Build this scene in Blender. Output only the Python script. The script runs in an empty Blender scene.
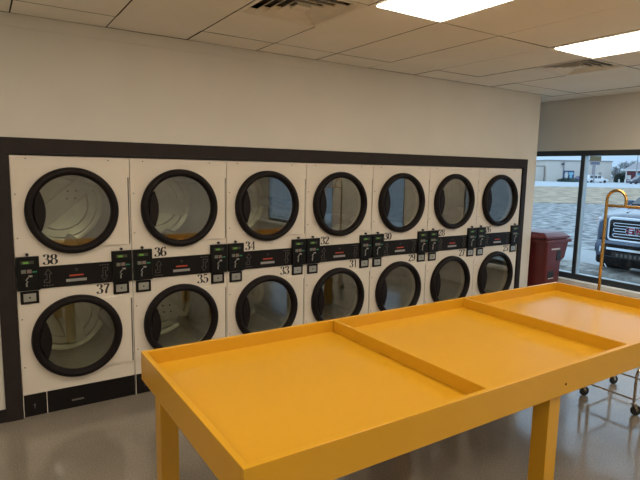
import bpy, bmesh, math, random
from mathutils import Vector, Matrix
C = bpy.context.scene.collection
PI = math.pi
random.seed(7)

# ------------------------------------------------------------------ camera
YAW, PITCH, ROLL, FPX = 0.578, -0.1342, 0.0198, 522.94
CAM = Vector((-0.182, -4.214, 1.853))
fwd = Vector((math.sin(YAW) * math.cos(PITCH), math.cos(YAW) * math.cos(PITCH), math.sin(PITCH)))
rt = Vector((math.cos(YAW), -math.sin(YAW), 0))
up = rt.cross(fwd)
r2 = rt * math.cos(ROLL) + up * math.sin(ROLL)
u2 = up * math.cos(ROLL) - rt * math.sin(ROLL)
cam = bpy.data.cameras.new('camera')
cam.sensor_width = 36
cam.lens = FPX / 640 * 36
cam.clip_end = 1000
co = bpy.data.objects.new('camera', cam)
C.objects.link(co)
co.matrix_world = Matrix(((r2.x, u2.x, -fwd.x, CAM.x), (r2.y, u2.y, -fwd.y, CAM.y), (r2.z, u2.z, -fwd.z, CAM.z), (0, 0, 0, 1)))
bpy.context.scene.camera = co

# ------------------------------------------------------------------ world: pale overcast sky
wd = bpy.data.worlds.new('overcast_sky')
bpy.context.scene.world = wd
wd.use_nodes = True
nt = wd.node_tree
bg = nt.nodes['Background']
tc = nt.nodes.new('ShaderNodeTexCoord')
sp = nt.nodes.new('ShaderNodeSeparateXYZ')
nz = nt.nodes.new('ShaderNodeTexNoise')
nz.inputs['Scale'].default_value = 3.0
ad = nt.nodes.new('ShaderNodeMath'); ad.operation = 'MULTIPLY_ADD'
ad.inputs[1].default_value = 0.25
cr = nt.nodes.new('ShaderNodeValToRGB')
cr.color_ramp.elements[0].position = 0.12
cr.color_ramp.elements[0].color = (0.30, 0.43, 0.57, 1)
cr.color_ramp.elements[1].position = 0.45
cr.color_ramp.elements[1].color = (0.64, 0.83, 1.0, 1)
nt.links.new(tc.outputs['Generated'], sp.inputs[0])
nt.links.new(tc.outputs['Generated'], nz.inputs['Vector'])
nt.links.new(nz.outputs['Fac'], ad.inputs[0])
nt.links.new(sp.outputs['Z'], ad.inputs[2])
nt.links.new(ad.outputs[0], cr.inputs[0])
nt.links.new(cr.outputs[0], bg.inputs['Color'])
bg.inputs['Strength'].default_value = 1.75

LAMP_STRENGTH = 9.4
LAMP_COLOR = (1.0, 0.885, 0.71)
vs = bpy.context.scene.view_settings
vs.view_transform = 'Standard'
vs.look = 'None'
vs.exposure = 0.0
vs.gamma = 1
vs.use_curve_mapping = False

# ------------------------------------------------------------------ materials
def mat(name, col, rough=0.5, metal=0.0, var=0.06, scale=8.0, bump=0.0, bscale=60.0, spec=0.5, coat=0.0, emit=None, es=0.0, rvar=0.0):
    m = bpy.data.materials.new(name)
    m.use_nodes = True
    n = m.node_tree
    b = n.nodes['Principled BSDF']
    b.inputs['Roughness'].default_value = rough
    b.inputs['Metallic'].default_value = metal
    b.inputs['Specular IOR Level'].default_value = spec
    b.inputs['Coat Weight'].default_value = coat
    t = n.nodes.new('ShaderNodeTexCoord')
    nn = n.nodes.new('ShaderNodeTexNoise')
    nn.inputs['Scale'].default_value = scale
    nn.inputs['Detail'].default_value = 5
    n.links.new(t.outputs['Object'], nn.inputs['Vector'])
    r = n.nodes.new('ShaderNodeValToRGB')
    r.color_ramp.elements[0].position = 0.3
    r.color_ramp.elements[1].position = 0.7
    r.color_ramp.elements[0].color = tuple(max(0, c * (1 - var)) for c in col) + (1,)
    r.color_ramp.elements[1].color = tuple(min(1, c * (1 + var)) for c in col) + (1,)
    n.links.new(nn.outputs['Fac'], r.inputs[0])
    n.links.new(r.outputs[0], b.inputs['Base Color'])
    if rvar:
        mr = n.nodes.new('ShaderNodeMapRange')
        mr.inputs['To Min'].default_value = max(0.02, rough - rvar)
        mr.inputs['To Max'].default_value = rough + rvar
        n.links.new(nn.outputs['Fac'], mr.inputs['Value'])
        n.links.new(mr.outputs[0], b.inputs['Roughness'])
    if bump:
        n2 = n.nodes.new('ShaderNodeTexNoise')
        n2.inputs['Scale'].default_value = bscale
        n.links.new(t.outputs['Object'], n2.inputs['Vector'])
        bp = n.nodes.new('ShaderNodeBump')
        bp.inputs['Strength'].default_value = bump
        bp.inputs['Distance'].default_value = 0.01
        n.links.new(n2.outputs['Fac'], bp.inputs['Height'])
        n.links.new(bp.outputs[0], b.inputs['Normal'])
    if emit:
        b.inputs['Emission Color'].default_value = emit + (1,)
        b.inputs['Emission Strength'].default_value = es
    return m

def glass_mat(name, tint=(1, 1, 1), ior=1.5, boost=0.0):
    m = bpy.data.materials.new(name)
    m.use_nodes = True
    n = m.node_tree
    n.nodes.clear()
    o = n.nodes.new('ShaderNodeOutputMaterial')
    tr = n.nodes.new('ShaderNodeBsdfTransparent'); tr.inputs[0].default_value = tint + (1,)
    gl = n.nodes.new('ShaderNodeBsdfGlossy'); gl.inputs['Roughness'].default_value = 0.01
    gl.inputs[0].default_value = (1, 1, 1, 1)
    fr = n.nodes.new('ShaderNodeFresnel'); fr.inputs[0].default_value = ior
    a = n.nodes.new('ShaderNodeMath'); a.operation = 'ADD'; a.inputs[1].default_value = boost
    mx = n.nodes.new('ShaderNodeMixShader')
    n.links.new(fr.outputs[0], a.inputs[0])
    ge = n.nodes.new('ShaderNodeNewGeometry')      # reflect at the outer face only, so the solid pane has one clean reflection
    iv = n.nodes.new('ShaderNodeMath'); iv.operation = 'SUBTRACT'; iv.inputs[0].default_value = 1.0
    ml = n.nodes.new('ShaderNodeMath'); ml.operation = 'MULTIPLY'
    n.links.new(ge.outputs['Backfacing'], iv.inputs[1])
    n.links.new(a.outputs[0], ml.inputs[0]); n.links.new(iv.outputs[0], ml.inputs[1])
    n.links.new(ml.outputs[0], mx.inputs[0])
    n.links.new(tr.outputs[0], mx.inputs[1])
    n.links.new(gl.outputs[0], mx.inputs[2])
    n.links.new(mx.outputs[0], o.inputs[0])
    return m

M = {}
M['wall'] = mat('painted_wall', (0.68, 0.65, 0.59), 0.7, var=0.03, scale=2, bump=0.08, bscale=90)
M['tile'] = mat('acoustic_tile', (0.88, 0.85, 0.78), 0.9, var=0.04, scale=1.2, bump=0.25, bscale=160)
M['plenum'] = mat('dark_gap', (0.02, 0.013, 0.008), 0.9)
M['frame'] = mat('dark_bronze_trim', (0.024, 0.018, 0.017), 0.6, var=0.1, spec=0.2)
M['alu'] = mat('pale_aluminium', (0.45, 0.52, 0.56), 0.4, 0.6)
M['winframe'] = mat('dark_window_frame', (0.035, 0.045, 0.055), 0.4, 0.3)
M['sill'] = mat('white_sill', (0.85, 0.85, 0.82), 0.5)
M['dryer'] = mat('cream_enamel', (0.72, 0.65, 0.56), 0.35, var=0.03, scale=3)
M['black'] = mat('black_plastic', (0.009, 0.006, 0.006), 0.5, var=0.15, spec=0.18)
M['band'] = mat('charcoal_panel', (0.008, 0.006, 0.006), 0.45, var=0.15, spec=0.2)
M['box'] = mat('black_control_face', (0.006, 0.006, 0.006), 0.4, spec=0.2)
M['ink'] = mat('black_ink', (0.012, 0.010, 0.010), 0.5)
M['steel'] = mat('drum_steel', (0.50, 0.50, 0.44), 0.32, 0.8, var=0.12, scale=14, rvar=0.08)
M['steel2'] = mat('brushed_steel', (0.55, 0.55, 0.52), 0.35, 0.9)
M['hole'] = mat('dark_bolt', (0.01, 0.01, 0.01), 0.5)
M['cardface'] = mat('coin_box_metal', (0.42, 0.42, 0.39), 0.30, 0.7)
M['silver'] = mat('silver_label', (0.34, 0.33, 0.31), 0.4, 0.3)
M['red'] = mat('red_label', (0.45, 0.06, 0.03), 0.5)
M['green'] = mat('green_label', (0.02, 0.20, 0.10), 0.5)
M['led'] = mat('green_display', (0.05, 0.12, 0.02), 0.5, emit=(0.35, 0.8, 0.08), es=0.2)
M['btn'] = mat('grey_button', (0.15, 0.16, 0.13), 0.5)
M['btn2'] = mat('pink_button', (0.20, 0.14, 0.125), 0.5)
M['print'] = mat('grey_print', (0.11, 0.105, 0.095), 0.6)
M['white'] = mat('white_print', (0.60, 0.60, 0.58), 0.5)
M['yellow'] = mat('yellow_paint', (0.60, 0.305, 0.012), 0.28, var=0.012, scale=2, spec=0.5)
M['brass'] = mat('brass_tube', (0.66, 0.43, 0.16), 0.25, 1.0)
M['chrome'] = mat('chrome_tube', (0.50, 0.44, 0.38), 0.2, 1.0)
M['rubber'] = mat('black_rubber', (0.012, 0.012, 0.013), 0.6)
M['bin'] = mat('maroon_plastic', (0.115, 0.016, 0.017), 0.38, var=0.06)
M['lid'] = mat('maroon_lid_plastic', (0.13, 0.022, 0.03), 0.3, var=0.05)
M['vent'] = mat('vent_enamel', (0.82, 0.78, 0.70), 0.5)
M['lampmetal'] = mat('fixture_enamel', (0.66, 0.60, 0.50), 0.5)
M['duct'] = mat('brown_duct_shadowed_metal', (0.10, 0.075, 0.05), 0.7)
M['dim'] = mat('dim_display', (0.035, 0.04, 0.025), 0.4)
M['diff'] = mat('lamp_diffuser', (0.9, 0.85, 0.7), 0.5, emit=LAMP_COLOR, es=LAMP_STRENGTH)
M['glass'] = glass_mat('window_glass', (0.93, 0.97, 1.0), 1.4)
M['doorglass'] = glass_mat('door_glass', (0.80, 0.81, 0.74), 1.5, 0.15)
M['gravel'] = mat('gravel', (0.25, 0.26, 0.265), 0.9, var=0.92, scale=2.6, bump=0.8, bscale=12)
M['grass'] = mat('dry_winter_grass', (0.36, 0.285, 0.20), 0.95, var=0.6, scale=0.9, bump=0.4, bscale=4)
M['road'] = mat('pale_asphalt', (0.42, 0.46, 0.50), 0.8, var=0.05, scale=0.1)
M['slab'] = mat('concrete_slab', (0.40, 0.42, 0.43), 0.8, var=0.1, scale=2)
M['kerb'] = mat('rough_kerb_stone', (0.30, 0.30, 0.28), 0.95, var=0.5, scale=6, bump=0.6, bscale=20)
M['bwall'] = mat('pale_block_wall', (0.62, 0.57, 0.52), 0.85, var=0.04, scale=0.3)
M['broof'] = mat('grey_roof_edge', (0.30, 0.28, 0.26), 0.7)
M['paint'] = mat('pewter_car_paint', (0.06, 0.085, 0.13), 0.25, 0.6, coat=0.7, var=0.02)
M['carwhite'] = mat('white_car_paint', (0.75, 0.76, 0.78), 0.25, coat=0.6)
M['cardark'] = mat('dark_car_paint', (0.05, 0.06, 0.09), 0.25, coat=0.6)
M['carpurple'] = mat('dark_violet_car_paint', (0.10, 0.09, 0.20), 0.25, coat=0.6)
M['mirrorchrome'] = mat('bright_chrome', (0.85, 0.87, 0.9), 0.08, 1.0)
M['carglass'] = mat('tinted_car_glass', (0.03, 0.04, 0.05), 0.05, 0.0, spec=1.0)
M['lampglass'] = mat('headlamp_glass', (0.62, 0.66, 0.72), 0.1, 0.2, spec=1.0)
M['amber'] = mat('amber_lens', (0.65, 0.22, 0.12), 0.3)
M['emblem'] = mat('red_emblem', (0.35, 0.03, 0.06), 0.3)
M['bark'] = mat('grey_bark', (0.13, 0.13, 0.13), 0.9)
M['twig'] = mat('bare_twigs', (0.30, 0.32, 0.34), 0.95, var=0.3, scale=0.5)
M['evergreen'] = mat('dull_evergreen', (0.05, 0.085, 0.075), 0.9, var=0.4, scale=0.8)
M['billyellow'] = mat('ochre_sign_panel', (0.15, 0.115, 0.05), 0.6)
M['billgrey'] = mat('grey_sign_panel', (0.30, 0.28, 0.30), 0.6)
M['signnavy'] = mat('navy_sign_panel', (0.03, 0.06, 0.14), 0.5)
M['signblue'] = mat('pale_blue_sign_shape', (0.25, 0.50, 0.65), 0.5)
M['redwall'] = mat('dark_red_wall', (0.22, 0.05, 0.07), 0.7)

# polished concrete floor: aggregate speckle, worn gloss
def floor_mat():
    m = mat('polished_concrete', (0.25, 0.218, 0.175), 0.2, var=0.22, scale=1.1, spec=0.5, coat=0.22)
    n = m.node_tree
    b = n.nodes['Principled BSDF']
    t = n.nodes.new('ShaderNodeTexCoord')
    v = n.nodes.new('ShaderNodeTexNoise'); v.inputs['Scale'].default_value = 95; v.inputs['Detail'].default_value = 2
    n.links.new(t.outputs['Object'], v.inputs['Vector'])
    base = b.inputs['Base Color'].links[0].from_socket
    mx = n.nodes.new('ShaderNodeMix'); mx.data_type = 'RGBA'; mx.blend_type = 'MULTIPLY'
    mx.inputs['Factor'].default_value = 0.35
    cr = n.nodes.new('ShaderNodeValToRGB')
    cr.color_ramp.elements[0].position = 0.36; cr.color_ramp.elements[0].color = (0.5, 0.5, 0.5, 1)
    cr.color_ramp.elements[1].position = 0.62; cr.color_ramp.elements[1].color = (1.2, 1.2, 1.2, 1)
    n.links.new(v.outputs['Fac'], cr.inputs[0])
    n.links.new(base, mx.inputs['A']); n.links.new(cr.outputs[0], mx.inputs['B'])
    n.links.new(mx.outputs['Result'], b.inputs['Base Color'])
    w = n.nodes.new('ShaderNodeTexNoise'); w.inputs['Scale'].default_value = 2.6; w.inputs['Detail'].default_value = 3
    n.links.new(t.outputs['Object'], w.inputs['Vector'])
    mr = n.nodes.new('ShaderNodeMapRange')
    mr.inputs['From Min'].default_value = 0.3; mr.inputs['From Max'].default_value = 0.7
    mr.inputs['To Min'].default_value = 0.08; mr.inputs['To Max'].default_value = 0.22
    n.links.new(w.outputs['Fac'], mr.inputs['Value']); n.links.new(mr.outputs[0], b.inputs['Roughness'])
    bp = n.nodes.new('ShaderNodeBump'); bp.inputs['Strength'].default_value = 0.25; bp.inputs['Distance'].default_value = 0.01
    n.links.new(w.outputs['Fac'], bp.inputs['Height']); n.links.new(bp.outputs[0], b.inputs['Normal'])
    b.inputs['Coat Roughness'].default_value = 0.05
    n.links.new(bp.outputs[0], b.inputs['Coat Normal'])
    return m
M['floor'] = floor_mat()

# ------------------------------------------------------------------ mesh helpers
class MB:
    def __init__(s): s.b = bmesh.new(); s.mi = 0
    def face(s, vs):
        try:
            f = s.b.faces.new(vs); f.material_index = s.mi; return f
        except ValueError:
            return None
    def box(s, x0, x1, y0, y1, z0, z1):
        v = [s.b.verts.new((x, y, z)) for x in (x0, x1) for y in (y0, y1) for z in (z0, z1)]
        for q in ((0, 1, 3, 2), (4, 6, 7, 5), (0, 4, 5, 1), (2, 3, 7, 6), (0, 2, 6, 4), (1, 5, 7, 3)):
            s.face([v[i] for i in q])
        return s
    def rings(s, rings, closed=True, caps=True):
        R = [[s.b.verts.new(p) for p in r] for r in rings]
        n = len(R[0])
        for a, b in zip(R, R[1:]):
            for i in range(n if closed else n - 1):
                s.face([a[i], a[(i + 1) % n], b[(i + 1) % n], b[i]])
        if caps:
            s.face(list(reversed(R[0]))); s.face(R[-1])
        return s
    def tube(s, pts, r, n=10):
        pts = [Vector(p) for p in pts]
        rs = []
        prev = None
        for i, p in enumerate(pts):
            d = (pts[min(i + 1, len(pts) - 1)] - pts[max(i - 1, 0)]).normalized()
            if prev is None:
                a = d.orthogonal().normalized()
            else:
                a = (prev - d * prev.dot(d)).normalized()
            prev = a
            b = d.cross(a)
            rr = r[i] if isinstance(r, (list, tuple)) else r
            rs.append([p + (a * math.cos(t) + b * math.sin(t)) * rr for t in [2 * PI * k / n for k in range(n)]])
        return s.rings(rs)
    def lathe(s, prof, c=(0, 0, 0), axis='y', n=48, closed=True):
        # prof: list of (radius, height along the axis); closed profile ring
        rs = []
        for k in range(n):
            t = 2 * PI * k / n
            ring = []
            for r, h in prof:
                if axis == 'y': ring.append((c[0] + r * math.cos(t), c[1] + h, c[2] + r * math.sin(t)))
                elif axis == 'z': ring.append((c[0] + r * math.cos(t), c[1] + r * math.sin(t), c[2] + h))
                else: ring.append((c[0] + h, c[1] + r * math.cos(t), c[2] + r * math.sin(t)))
            rs.append([s.b.verts.new(p) for p in ring])
        m = len(prof)
        for k in range(n):
            a, b = rs[k], rs[(k + 1) % n]
            for i in range(m if closed else m - 1):
                s.face([a[i], a[(i + 1) % m], b[(i + 1) % m], b[i]])
        return s
    def disc(s, c, r, axis='y', n=32, h=0.004):
        f = {'y': lambda a, b, t: (c[0] + a, c[1] + t, c[2] + b), 'z': lambda a, b, t: (c[0] + a, c[1] + b, c[2] + t), 'x': lambda a, b, t: (c[0] + t, c[1] + a, c[2] + b)}[axis]
        return s.rings([[f(r * math.cos(2 * PI * k / n), r * math.sin(2 * PI * k / n), t) for k in range(n)] for t in (0, h)])
    def prism(s, poly, y0, y1):   # polygon in x,z extruded in y
        return s.rings([[(x, y, z) for x, z in poly] for y in (y0, y1)])
    def build(s, name, m, parent=None, smooth=False, bevel=0.0, seg=2):
        bmesh.ops.recalc_face_normals(s.b, faces=s.b.faces)
        me = bpy.data.meshes.new(name)
        s.b.to_mesh(me); s.b.free()
        for x in (m if isinstance(m, (list, tuple)) else [m]): me.materials.append(M[x])
        o = bpy.data.objects.new(name, me)
        C.objects.link(o)
        if parent: o.parent = parent
        if smooth:
            for p in me.polygons: p.use_smooth = True
            try:
                me.set_sharp_from_angle(angle=math.radians(40))
            except Exception:
                pass
        if bevel:
            bv = o.modifiers.new('bevel', 'BEVEL'); bv.width = bevel; bv.segments = seg; bv.limit_method = 'ANGLE'
        return o

def tag(o, label=None, cat=None, group=None, kind=None):
    if label: o['label'] = label
    if cat: o['category'] = cat
    if group: o['group'] = group
    if kind: o['kind'] = kind
    return o
def empty(name, loc, rz=0):
    o = bpy.data.objects.new(name, None); C.objects.link(o)
    o.location = loc; o.rotation_euler = (0, 0, rz); o.empty_display_size = 0.1
    return o
def bx(name, m, dims, parent=None, bevel=0.0):
    return MB().box(*dims).build(name, m, parent, bevel=bevel)
def struct(name, m, dims, label=None):
    return tag(bx(name, m, dims), kind='structure')
def copy_tree(o, parent=None):
    c = o.copy(); C.objects.link(c); c.parent = parent
    for ch in o.children: copy_tree(ch, c)
    return c

# ------------------------------------------------------------------ setting
XL, XR, YB, ZC = -3.2, 6.55, -9.5, 2.85
struct('floor', 'floor', (XL, XR + 0.1, YB, 1.3, -0.1, 0))
w = MB().box(XL, -0.11, 0, 0.12, 0, ZC)
w.box(-0.11, 5.68, 0, 0.12, 2.03, ZC)
w.box(5.68, 5.88, 0, 1.3, 0, ZC)
tag(w.build('wall_back', 'wall'), kind='structure')
struct('wall_recess', 'wall', (5.68, XR, 1.3, 1.4, 0, ZC + 0.3))
struct('wall_light_block_back', 'wall', (XL, 5.68, 1.15, 1.3, 0, ZC + 0.2))  # added unseen wall, keeps sky light from leaking in behind the dryers
struct('wall_light_block_end', 'wall', (XL - 0.1, XL, 0, 1.3, 0, ZC + 0.2))  # added unseen end piece, closes the same light leak at the left
struct('wall_left', 'wall', (XL - 0.1, XL, YB, 0, 0, ZC))
struct('wall_front', 'wall', (XL, XR, YB - 0.1, YB, 0, ZC))
struct('trim_1', 'frame', (-0.11, 5.68, -0.02, 0.02, 1.918, 2.03))
struct('trim_2', 'frame', (-0.11, -0.003, -0.02, 0.02, 0, 1.918))
struct('trim_3', 'frame', (5.606, 5.68, -0.02, 0.02, 0, 1.918))
struct('baseboard_back', 'frame', (XL, -0.11, -0.014, 0, 0, 0.095))
struct('trim_4', 'wall', (XL, 2.45, -0.007, 0, 2.762, ZC - 0.004))
# right (window) wall: header, sill wall, piers
w = MB().box(XR, XR + 0.15, YB, 1.4, 2.17, ZC + 0.3)
w.box(XR, XR + 0.15, YB, 1.4, -0.1, 0.40)
w.box(XR, XR + 0.15, -3.25, -1.80, 0.40, 2.17)
w.box(XR, XR + 0.15, -5.65, -4.6, 0.40, 2.17)
w.box(XR, XR + 0.15, YB, -8.8, 0.40, 2.17)
w.box(XR, XR + 0.15, 1.2, 1.4, 0.40, 2.17)
tag(w.build('wall_right', 'wall'), kind='structure')
struct('trim_5', 'sill', (XR - 0.11, XR + 0.05, YB, 1.3, 0.385, 0.437))
wins = [(-0.225, 1.2), (-1.80, -0.225), (-4.6, -3.25), (-7.2, -5.65), (-8.8, -7.2)]
for i, (a, b) in enumerate(wins):
    e = empty('window_%d' % (i + 1), (XR, (a + b) / 2, 0.435)); tag(e, kind='structure')
    h = (b - a) / 2
    f = MB().box(0.0, 0.10, -h, h, 1.665, 1.735)
    f.box(0.0, 0.10, -h, h, 0, 0.075)
    f.box(0.0, 0.10, -h, -h + 0.025, 0.075, 1.665)
    f.box(0.0, 0.10, h - 0.025, h, 0.075, 1.665)
    f.build('window_frame', 'winframe', e, bevel=0.003)
    f = MB().box(0.012, 0.095, -h + 0.025, -h + 0.031, 0.075, 1.665)
    f.box(0.012, 0.095, h - 0.031, h - 0.025, 0.075, 1.665)
    f.box(0.012, 0.095, -h + 0.031, h - 0.031, 0.075, 0.081)
    f.build('glazing_bead', 'alu', e)
    bx('glass_pane', 'glass', (0.05, 0.056, -h + 0.03, h - 0.03, 0.07, 1.67), e)

# ceiling: lift-out tiles with real gaps under a dark void
xs = [0.055 + 0.607 * k for k in range(-6, 12)]
xs = [XL] + [x for x in xs if XL + 0.02 < x < XR - 0.02] + [XR]
ys = [1.3, 0.885, -0.335] + [-0.335 - 1.22 * k for k in range(1, 9)]
ys = [y for y in ys if y > YB + 0.02] + [YB]
lights, vents = [], []
def is_light(x, y):
    k = (x - 0.055) / 1.821
    return abs(k - round(k)) < 0.05 and any(abs(y - q) < 0.1 for q in (-1.555, -3.995, -6.435))
ct = MB()
g = 0.0045
rnd = random.Random(3)
for i in range(len(xs) - 1):
    for j in range(len(ys) - 1):
        x0, x1, y1, y0 = xs[i], xs[i + 1], ys[j], ys[j + 1]
        if is_light(x0, y1) and x0 > XL + .3 and x1 < XR - 0.1:
            lights.append((x0, y0)); continue
        segs = [(y0, y1)]
        if abs(y1 + 0.335) < 0.01 and (abs(x0 - 1.269) < 0.02 or abs(x0 - 4.304) < 0.02):
            vents.append((x0, -1.555)); segs = [(-0.945, y1)]
        if abs(y1 - 0.885) < 0.01:
            segs = [(y0, 0.0), (0.0, y1)] if x0 < 5.8 else [(y0, y1)]
        for a, b in segs:
            if a >= 0 and x1 <= 5.9: continue
            dz = rnd.choice((0, 0, 0.001, 0.003))
            dg = rnd.choice((0, 0, 0.002)) if b <= 0.001 and b > -0.5 else 0
            v = [ct.b.verts.new(p) for p in ((x0 + g, a + g, ZC + dz), (x1 - g, a + g, ZC + dz), (x1 - g, b - g - dg, ZC + dz), (x0 + g, b - g - dg, ZC + dz * 0.5))]
            t = [ct.b.verts.new(p.co + Vector((0, 0, 0.015))) for p in v]
            ct.mi = 0
            ct.face(v)
            ct.mi = 1
            for k in range(4): ct.face([v[k], v[(k + 1) % 4], t[(k + 1) % 4], t[k]])
ct.mi = 1
ct.box(XL, XR, YB, 1.3, ZC + 0.085, ZC + 0.2)
tag(ct.build('ceiling', ['tile', 'plenum']), kind='structure')

# ------------------------------------------------------------------ lamps and vents in the ceiling
for (x0, y0) in lights:
    e = empty('ceiling_light', (x0 + 0.3035, y0 + 0.61, ZC))
    f = MB()
    a, b = 0.300, 0.606
    for q in ((-a, a, -b, -b + 0.03), (-a, a, b - 0.03, b), (-a, -a + 0.03, -b + 0.03, b - 0.03), (a - 0.03, a, -b + 0.03, b - 0.03)):
        f.box(q[0], q[1], q[2], q[3], -0.004, 0.05)
    f.box(-a, a, -b, b, 0.05, 0.07)
    f.build('fixture_frame', 'lampmetal', e)
    d = MB().box(-a + 0.03, a - 0.03, -b + 0.03, b - 0.03, -0.012, 0.008).build('diffuser', 'diff', e)
    if abs(y0 + 2.775) < 0.1 and abs(x0 - 1.876) < 0.1:
        tag(e, 'glowing fluorescent ceiling light nearer the camera, cut off by the top edge of the photo', 'ceiling light')
    elif abs(y0 + 2.775) < 0.1 and abs(x0 - 3.697) < 0.1:
        tag(e, 'glowing fluorescent ceiling light at the right beside the small air vent', 'ceiling light')
    else:  # added fixtures, never in view, put in to light the room
        tag(e, 'unseen fluorescent ceiling light added for illumination', 'ceiling light', 'unseen ceiling lights added for illumination')
for (x0, y0) in vents:
    near = x0 < 2
    e = empty('air_vent', (x0 + 0.3035, y0 + 0.305, ZC))
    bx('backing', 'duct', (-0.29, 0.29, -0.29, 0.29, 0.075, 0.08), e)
    def sq(h, z): return [(-h, -h, z), (h, -h, z), (h, h, z), (-h, h, z)]
    def ringm(prof):
        m = MB(); rs = [[m.b.verts.new(p) for p in sq(h, z)] for h, z in prof]
        for k in range(len(rs)):
            A, B = rs[k], rs[(k + 1) % len(rs)]
            for i in range(4): m.face([A[i], A[(i + 1) % 4], B[(i + 1) % 4], B[i]])
        return m
    ringm([(0.300, -0.003), (0.272, -0.003), (0.245, 0.022), (0.247, 0.025), (0.270, 0.002), (0.300, 0.002)]).build('vent_frame', 'vent', e)
    for h in (0.215, 0.158, 0.101):
        ringm([(h, -0.004), (h - 0.034, 0.024), (h - 0.034, 0.027), (h + 0.003, -0.002)]).build('louvre', 'vent', e)
    MB().rings([sq(0.05, -0.002), sq(0.046, 0.012)]).build('centre_plate', 'vent', e)
    tag(e, 'large square ceiling air vent with nested louvres at the top of the photo' if near else 'smaller looking ceiling air vent beside the right-hand light', 'air vent')

# ------------------------------------------------------------------ numerals
def spline(P, n=10):
    out = []
    for i in range(len(P) - 1):
        p0, p1, p2, p3 = P[max(i - 1, 0)], P[i], P[i + 1], P[min(i + 2, len(P) - 1)]
        for k in range(n):
            t = k / n
            out.append(tuple(0.5 * (2 * p1[a] + (p2[a] - p0[a]) * t + (2 * p0[a] - 5 * p1[a] + 4 * p2[a] - p3[a]) * t * t + (3 * p1[a] - p0[a] - 3 * p2[a] + p3[a]) * t ** 3) for a in (0, 1)))
    out.append(P[-1]); return out
def ell(cx, cz, rx, rz, n=36): return [(cx + rx * math.cos(2 * PI * k / n), cz + rz * math.sin(2 * PI * k / n)) for k in range(n + 1)]
SIX = [(.50, .84), (.42, .95), (.30, .97), (.15, .85), (.07, .55), (.08, .28), (.18, .07), (.30, .03), (.46, .12), (.52, .30), (.44, .50), (.30, .56), (.15, .48), (.08, .32)]
GLY = {
 '0': ([ell(.3, .5, .23, .46)], [], []),
 '1': ([], [], [(.24, .40, 0, .98), (.10, .26, .84, .90), (.12, .52, 0, .04)]),
 '2': ([spline([(.10, .76), (.14, .90), (.28, .97), (.44, .90), (.49, .74), (.42, .55), (.22, .28), (.08, .07)])], [(.12, .76, .08)], [(.05, .55, 0, .13), (.50, .55, .0, .26)]),
 '3': ([spline([(.11, .80), (.16, .93), (.28, .97), (.43, .90), (.46, .75), (.40, .60), (.24, .54)]), spline([(.24, .54), (.42, .48), (.51, .28), (.44, .09), (.28, .03), (.12, .08), (.08, .20)])], [(.13, .80, .08), (.11, .21, .085)], []),
 '4': ([[(.42, .98), (.02, .30)]], [], [(.02, .58, .27, .33), (.34, .49, 0, 1.0), (.26, .57, 0, .04)]),
 '5': ([spline([(.13, .52), (.28, .60), (.44, .54), (.52, .32), (.44, .10), (.28, .03), (.12, .08), (.08, .20)])], [(.11, .21, .085)], [(.13, .48, .86, .99), (.12, .16, .50, .95)]),
 '6': ([spline(SIX)], [(.47, .82, .07)], []),
 '7': ([spline([(.52, .92), (.38, .62), (.27, .30), (.25, .0)])], [], [(.07, .54, .86, .98), (.06, .10, .74, .92), (.18, .32, 0, .22)]),
 '8': ([ell(.3, .745, .185, .215), ell(.3, .275, .23, .255)], [], []),
 '9': ([spline([(.6 - x, 1 - z) for x, z in SIX])], [(.13, .18, .07)], []),
}
def draw_glyph(m, ch, x, z, W_, H_, y):
    st, balls, bars = GLY[ch]
    for P in st:
        L, R_ = [], []
        for i, p in enumerate(P):
            a, b = P[max(i - 1, 0)], P[min(i + 1, len(P) - 1)]
            dx, dz = b[0] - a[0], b[1] - a[1]
            l = math.hypot(dx, dz) or 1
            dx /= l; dz /= l
            w_ = (0.07 + 0.14 * abs(dz) ** 1.5) / 2 if ch not in '4' else 0.03
            L.append((x + (p[0] - dz * w_) * W_, y, z + (p[1] + dx * w_ * 0.6) * H_))
            R_.append((x + (p[0] + dz * w_) * W_, y, z + (p[1] - dx * w_ * 0.6) * H_))
        va = [m.b.verts.new(q) for q in L]; vb = [m.b.verts.new(q) for q in R_]
        for i in range(len(P) - 1): m.face([va[i], va[i + 1], vb[i + 1], vb[i]])
    for (cx, cz, r) in balls:
        m.face([m.b.verts.new((x + (cx + r * math.cos(t)) * W_, y, z + (cz + r * .62 * math.sin(t)) * H_)) for t in [2 * PI * k / 14 for k in range(14)]])
    for (a, b, c_, d) in bars:
        m.face([m.b.verts.new(q) for q in ((x + a * W_, y, z + c_ * H_), (x + b * W_, y, z + c_ * H_), (x + b * W_, y, z + d * H_), (x + a * W_, y, z + d * H_))])
def number(text, x, z, parent):
    m = MB()
    for k, ch in enumerate(text): draw_glyph(m, ch, x + k * 0.049, z, 0.080, 0.078, -0.0015)
    o = m.build('number', 'ink', parent)
    o['label'] = 'black serif number ' + text
    return o

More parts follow.
